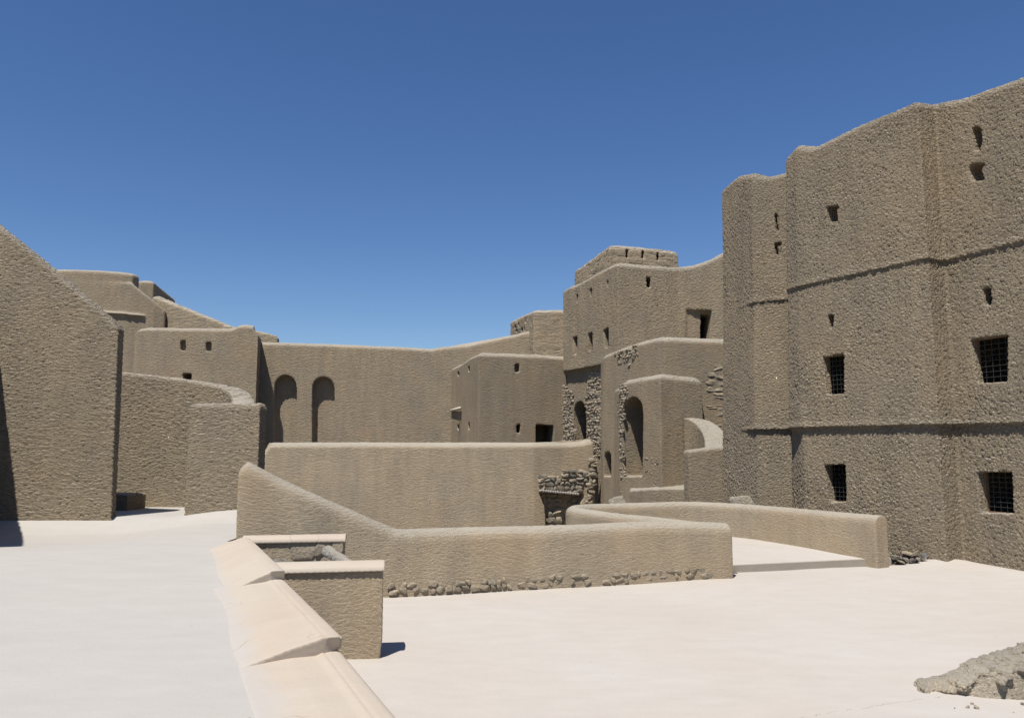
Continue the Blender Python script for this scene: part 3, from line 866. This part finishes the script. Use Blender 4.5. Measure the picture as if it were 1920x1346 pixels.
lb = rings_mesh([[Vector(p) + Vector((0, -.12, 0)), Vector(p) + Vector((0, .3, 0)), Vector(p) + Vector((0, .3, .12)), Vector(p) + Vector((0, -.12, .12))] for p in (at(150, 584, YD - .2), at(235, 590, YD - .05), at(272, 594, YD + .25))])
solidify('wall', [db1, db2, lb], [], 0.10, M['far'], ut, 2)
tr, TP = front_block([(255, 527, 67), (264, 525, 66), (289, 526, 66), (303, 538, 69)], [(at(303, 538, 69).x, 72, 16), (at(255, 527, 67).x, 72, 16)], 5)
tag(solidify('turret', [tr], [], 0.10, M['far'], smooth=2), 'small square turret standing behind the round tower', 'turret')
rp, RPt = front_block([(285, 556, 62), (296, 559, 62), (350, 580, 60), (412, 603, 58), (420, 608, 57.8), (440, 613, 57), (488, 621, 56), (519, 627, 55.5), (522, 632, 55.6)], [(at(522, 632, 57).x, 57.2, at(522, 632, 57).z), (at(440, 613, 59).x, 59.5, at(440, 613, 59).z), (at(285, 556, 63).x, 64, at(285, 556, 64).z)], -3, 0, 0.1)
tag(solidify('stepped_rampart', [rp], [], 0.10, M['farrow'], smooth=2), 'distant wall stepping down to the right from the turret', 'wall')

# ------------------------------------------------------------------ house right of the back wall
hs = thing('mud_house', (0, 42, -3), 'plain mud house with a dark doorway against the gate keep', 'house')
hp = [(847, 688, 49.6), (862, 681, 47.4), (880, 668, 44.6), (897, 660, 42.0), (960, 662, 42.3), (1010, 664, 42.7), (1052, 667, 43.1), (1075, 668, 43.3)]
hb, HP = front_block(hp, [(at(1075, 668, 43).x, 51, at(1010, 664, 42.7).z), (at(847, 688, 50).x, 51, at(847, 688, 50).z)], -3)
HA, HB = xy(HP[3]), xy(HP[6])
HL, HM = xy(HP[0]), xy(HP[3])
cs = [cut_px(arch_px(964, 973, 682, 686, 698), HA, HB, 0.22)[0], cut_px([(967, 796), (975, 796), (974, 812), (968, 812)], HA, HB, 1.2)[0], cut_px([(1004, 796), (1038, 797), (1036, 870), (1004, 870)], HA, HB, 2.0)[0]]
for (x, y0, y1) in ((857.5, 697, 702), (877, 687, 695), (857, 796, 803), (877, 792, 803)):
    cs.append(cut_px([(x - 1.8, y0), (x + 1.8, y0), (x + 1.6, y1 + 2), (x - 1.6, y1 + 2)], HL, HM, 0.8)[0])
solidify('wall', [hb], cs, 0.05, M['mid'], hs, 1)
p1 = hit(846, 770, HL, HM) + Vector((-.05, -.03, 0)); p2 = hit(864, 765, HL, HM) + Vector((-.05, -.03, 0))
simple('drain_pipe', tube([p1, p2], 0.075, 12), M['pipe'], hs, True)
p3 = hit(860, 860, HL, HM) + Vector((-.04, -.03, 0))
simple('cable', tube([p2 + Vector((0, 0, -.05)), p2.lerp(p3, .5) + Vector((.02, 0, 0)), p3], 0.018, 6), M['wood'], hs)

# far building behind, between the back wall and the keep
fe = thing('far_building', (2, 49, 0), 'pale square building peeping over the back wall beside the keep', 'building')
eb, EP = front_block([(957, 601, 56.5), (980, 589, 52.2), (1000, 580, 48.9), (1030, 580, 48.9), (1075, 580, 48.9)], [(at(1075, 580, 49).x, 57, at(1000, 580, 48.9).z), (at(957, 601, 57).x + .3, 58, at(957, 601, 56.5).z)], -3)
cs = []
for (x, y) in ((966, 612), (972, 608), (985, 603), (978, 618), (982, 616), (968, 620)):
    cs.append(cut_px([(x - 1.4, y - 2.5), (x + 1.4, y - 2.5), (x + 1.4, y + 2.5), (x - 1.4, y + 2.5)], xy(EP[0]), xy(EP[2]), 0.9)[0])
solidify('wall', [eb], cs, 0.07, M['farrow'], fe, 1)

# ------------------------------------------------------------------ the keep
kp = thing('keep', (5.5, 38, -3), 'tall stepped keep with three barred windows on its left face', 'keep')
kt = [(1056, 541, 41.2), (1066, 535, 40.7), (1080, 531, 40.0), (1120, 508, 38.0), (1140, 497, 37.0), (1157, 490, 36.0), (1200, 494, 36.2), (1270, 499, 36.5), (1300, 495, 36.4), (1330, 485, 36.2), (1356, 472, 36.0), (1400, 455, 36.0)]
KP = [at(*p) for p in kt]
kback = [Vector((at(1400, 455, 36).x, 46, 12)), Vector((KP[0].x + 1.0, 50, 9.5))]
kpl = [(p.x, p.y) for p in KP] + [(p.x, p.y) for p in kback]
ktop = [p.z for p in KP] + [p.z for p in kback]
LZ = at(1133, 683, 37.3).z
kn = Vector((kpl[0][0] - kpl[5][0], kpl[0][1] - kpl[5][1], 0)).normalized(); kn = Vector((-kn.y, kn.x, 0))
if kn.y > 0: kn = -kn
def kr(z, d):
    out = []
    for i, q in enumerate(kpl):
        if i <= 3: out.append(Vector((q[0] - kn.x * d, q[1] - kn.y * d, z)))
        else: out.append(Vector((*q, z)))
    return out
kb_ = rings_mesh([kr(-3, 0.2), kr(LZ - .03, 0.2), kr(LZ + .03, -0.05), kr(LZ + .5, -0.02), ] + [[Vector((*q, z - dz)) for q, z in zip(offset_poly(kpl, -ins), ktop)] for ins, dz in ((0, .22), (.07, .13), (.18, .05), (.3, 0))])
KA, KB = kpl[0], kpl[5]; KC, KD = kpl[5], kpl[10]
cs, kw = [], []
for poly in ([(1072, 632), (1080, 630), (1080, 664), (1075, 666)], [(1099, 625), (1107, 622), (1107, 656), (1100, 658)], [(1127, 618), (1137, 613), (1137, 650), (1130, 653)]):
    c, pts, n = cut_px(poly, KA, KB, 1.0); cs.append(c); kw.append((pts, n))
for poly in ([(1077.5, 552), (1081, 551), (1080, 567), (1078, 567)], [(1101.5, 541), (1106, 540), (1104.5, 556), (1102.5, 556)], [(1133, 526), (1137, 525), (1136, 536), (1134, 537)]):
    cs.append(cut_px(poly, KA, KB, 1.0)[0])
cs.append(cut_px([(1214, 517), (1222, 517), (1221, 537), (1215, 537)], KC, KD, 0.9)[0])
cs.append(cut_px([(1291, 577), (1337, 580), (1331, 645), (1291, 645)], KC, KD, 0.55)[0])
cs.append(cut_px([(1319, 585), (1336, 585), (1331, 645), (1319, 645)], KC, KD, 2.4)[0])
# niche arch in the rough lower face
ka2, kb2 = (kpl[0][0] - kn.x * .2, kpl[0][1] - kn.y * .2), (kpl[3][0] - kn.x * .2, kpl[3][1] - kn.y * .2)
cs.append(cut_px(arch_px(1074, 1098, 752, 785, 900, 1.5), ka2, kb2, 2.5)[0])
solidify('wall', [kb_], cs, 0.05, M['midrough'], kp, 1)
for pts, n in kw:
    grille_window(pts, n, kp, 0.3, 3, 9, 0.02, 0.05)
ub, UP = front_block([(1078, 503, 44.0), (1142, 457, 39.2), (1200, 461, 39.6), (1271, 469, 40.3)], [(at(1271, 469, 41).x + .3, 47, 12.4), (at(1078, 503, 44).x + .5, 49, 12.4)], 8.0, 0.12)
cs = []
for x, y0, y1 in ((1175.5, 465, 483), (1204.5, 468, 486), (1233, 471, 489)):
    cs.append(cut_px([(x - 2.2, y1), (x - 2.6, y0 + 5), (x, y0), (x + 2.6, y0 + 5), (x + 2.2, y1)], xy(UP[1]), xy(UP[3]), 1.0)[0])
for x, y0, y1 in ((1094.5, 491, 499), (1107.5, 483, 491), (1121.5, 474, 484)):
    cs.append(cut_px([(x - 1.4, y0), (x + 1.4, y0), (x + 1.4, y1), (x - 1.4, y1)], xy(UP[0]), xy(UP[1]), 0.9)[0])
solidify('upper_room', [ub], cs, 0.05, M['farrow'], kp, 1)
sb = stones_on([(1056, 720), (1073, 735), (1072, 780), (1082, 829), (1052, 829)], ka2, kb2, 0.25, 0.045, seed=41, hgt=0.55)
simple('masonry', sb, M['mudstone'], kp)
sb = stones_on([(1108, 700), (1126, 695), (1131, 760), (1127, 850), (1113, 870), (1102, 826), (1100, 790), (1096, 745)], ka2, kb2, 0.25, 0.045, seed=42, hgt=0.5)
simple('masonry', sb, M['mudstone'], kp)
sb = stones_on([(1108, 850), (1122, 850), (1112, 945), (1096, 945), (1102, 900)], FA, (FB[0], FB[1] - .1), 0.28, 0.045, seed=43, hgt=0.6)
simple('masonry', sb, M['mudstone'], kp)

# ------------------------------------------------------------------ gate block in front of the keep
gb_ = thing('gatehouse', (6, 32, -1), 'gate block with a level terrace top in front of the keep', 'gatehouse')
g_pts = [(1130, 664, 36.6), (1160, 652, 35.0), (1198, 639, 33.2), (1225, 632, 32.0), (1245, 630, 31.2), (1300, 632, 31.4), (1365, 634, 31.6), (1395, 635, 31.6)]
g1, GT = front_block(g_pts, [(at(1395, 635, 31.6).x, 37, at(1395, 635, 31.6).z), (at(1135, 664, 36).x, 38, at(1130, 664, 36.6).z)], -2, 0.08)
IA, IB = xy(GT[0]), xy(GT[4])
cs = [cut_px(arch_px(1134, 1147, 847, 856, 893), IA, IB, 1.3, out=0.8)[0]]
solidify('wall', [g1], cs, 0.05, M['mid'], gb_, 2)
sb = stones_on([(1150, 662), (1195, 645), (1197, 672), (1178, 688), (1160, 682)], IA, IB, 0.22, 0.05, seed=51, keep=0.75)
simple('masonry', sb, M['mudstone'], gb_)
sb = stones_on([(1320, 683), (1356, 680), (1356, 800), (1340, 808), (1322, 770)], xy(GT[4]), xy(GT[6]), 0.5, 0.03, seed=52, keep=0.95, hgt=0.3)
simple('masonry', sb, M['mudstone'], gb_)
# lower bay with the tall arch
by = thing('gate_bay', (5.5, 29.5, -1), 'projecting bay with a tall dark arch in front of the gatehouse', 'bay')
b_pts = [(1161, 722, 33.0), (1168, 712, 32.6), (1198, 706, 31.2), (1237, 699, 29.6), (1275, 703, 30.1), (1315, 707, 30.7)]
b1_, BT = front_block(b_pts, [(at(1315, 707, 31).x + .1, 33, at(1315, 700, 31).z), (at(1161, 722, 34).x, 36, at(1161, 720, 34).z)], -2, 0.1)
BA, BB = xy(BT[1]), xy(BT[3])
BA = (BA[0], BA[1] - .05); BB = (BB[0], BB[1] - .05)
cs = [cut_px(arch_px(1169, 1206, 744, 775, 893), BA, BB, 1.0)[0], cut_px(arch_px(1171, 1204, 748, 775, 808), BA, BB, 3.0)[0]]
solidify('wall', [b1_], cs, 0.045, M['mid'], by, 2)
sb = stones_on([(1162, 722), (1180, 720), (1176, 745), (1170, 760), (1170, 850), (1176, 935), (1166, 935), (1160, 800), (1158, 740)], BA, BB, 0.19, 0.04, seed=61, keep=0.9)
simple('masonry', sb, M['mudstone'], by)
sb = stones_on([(1207, 858), (1236, 855), (1238, 880), (1230, 940), (1208, 940)], BA, BB, 0.17, 0.035, seed=62, keep=0.9)
simple('masonry', sb, M['mudstone'], by)
# ledge at the foot of the bay
lp = [at(1180, 918, 30.6), at(1204, 915, 30.4), at(1290, 912, 28.6)]
lg_ = thing('stone_ledge', (5.5, 29, -1), 'sunlit ledge along the foot of the gate bay', 'ledge')
solidify('ledge', [block([xy(at(1180, 920, 30.9)), xy(at(1225, 917, 28.9)), xy(at(1292, 915, 28.2)), xy(at(1292, 912, 29.9)), (xy(at(1240, 912, 31.))), xy(at(1182, 915, 32.5))], [at(1180, 920, 30.9).z, at(1225, 917, 28.9).z, at(1292, 916, 28.2).z, at(1292, 909, 29.9).z, at(1240, 907, 31.).z, at(1182, 912, 32.5).z], -2)], [], 0.05, M['mid'], lg_, 2)
# curved stair wall between the bay and the fort
cp_ = [at(1292, 783, 30.4), at(1308, 785, 30.1), at(1324, 794, 29.5), at(1337, 808, 28.7), at(1343, 824, 27.8), at(1343, 838, 27.0)]
zf = at(1330, 841, 26.4).z
xa, xb_ = at(1290, 850, 26.4).x, at(1365, 850, 26.4).x
fr_ = block([(xa, 26.4), (xb_, 26.3), (xb_ + .05, 27.1), (xa, 27.2)], [zf - .05, zf + .08, zf + .1, zf - .05], -1.5, 0, 0.08)
cwl = solidify('curved_stair_wall', [sweep_wall(smooth_path(cp_, 6), 0.80, -1.5, 0.12), fr_], [], 0.035, M['mid'], smooth=2)
tag(cwl, 'curved stair wall winding down between the gate bay and the fort', 'wall')
# heaps of pale rubble at the foot of the walls
for (px, py, Y, s, lab) in ((1157, 934, 30.0, 0.36, 'pale rubble heap at the foot of the gate bay'), (1396, 930, 22.6, 0.40, 'pale plaster ramp at the foot of the fort pier')):
    p = at(px, py, Y)
    bs = [lump((p.x, p.y, p.z - s * .5), s, s * .8, s * 0.9, 0.3, 3, 0.4, px)]
    tag(solidify('rubble_heap', bs, [], 0.04, M['rub'], smooth=2), lab, 'rubble', group=None)
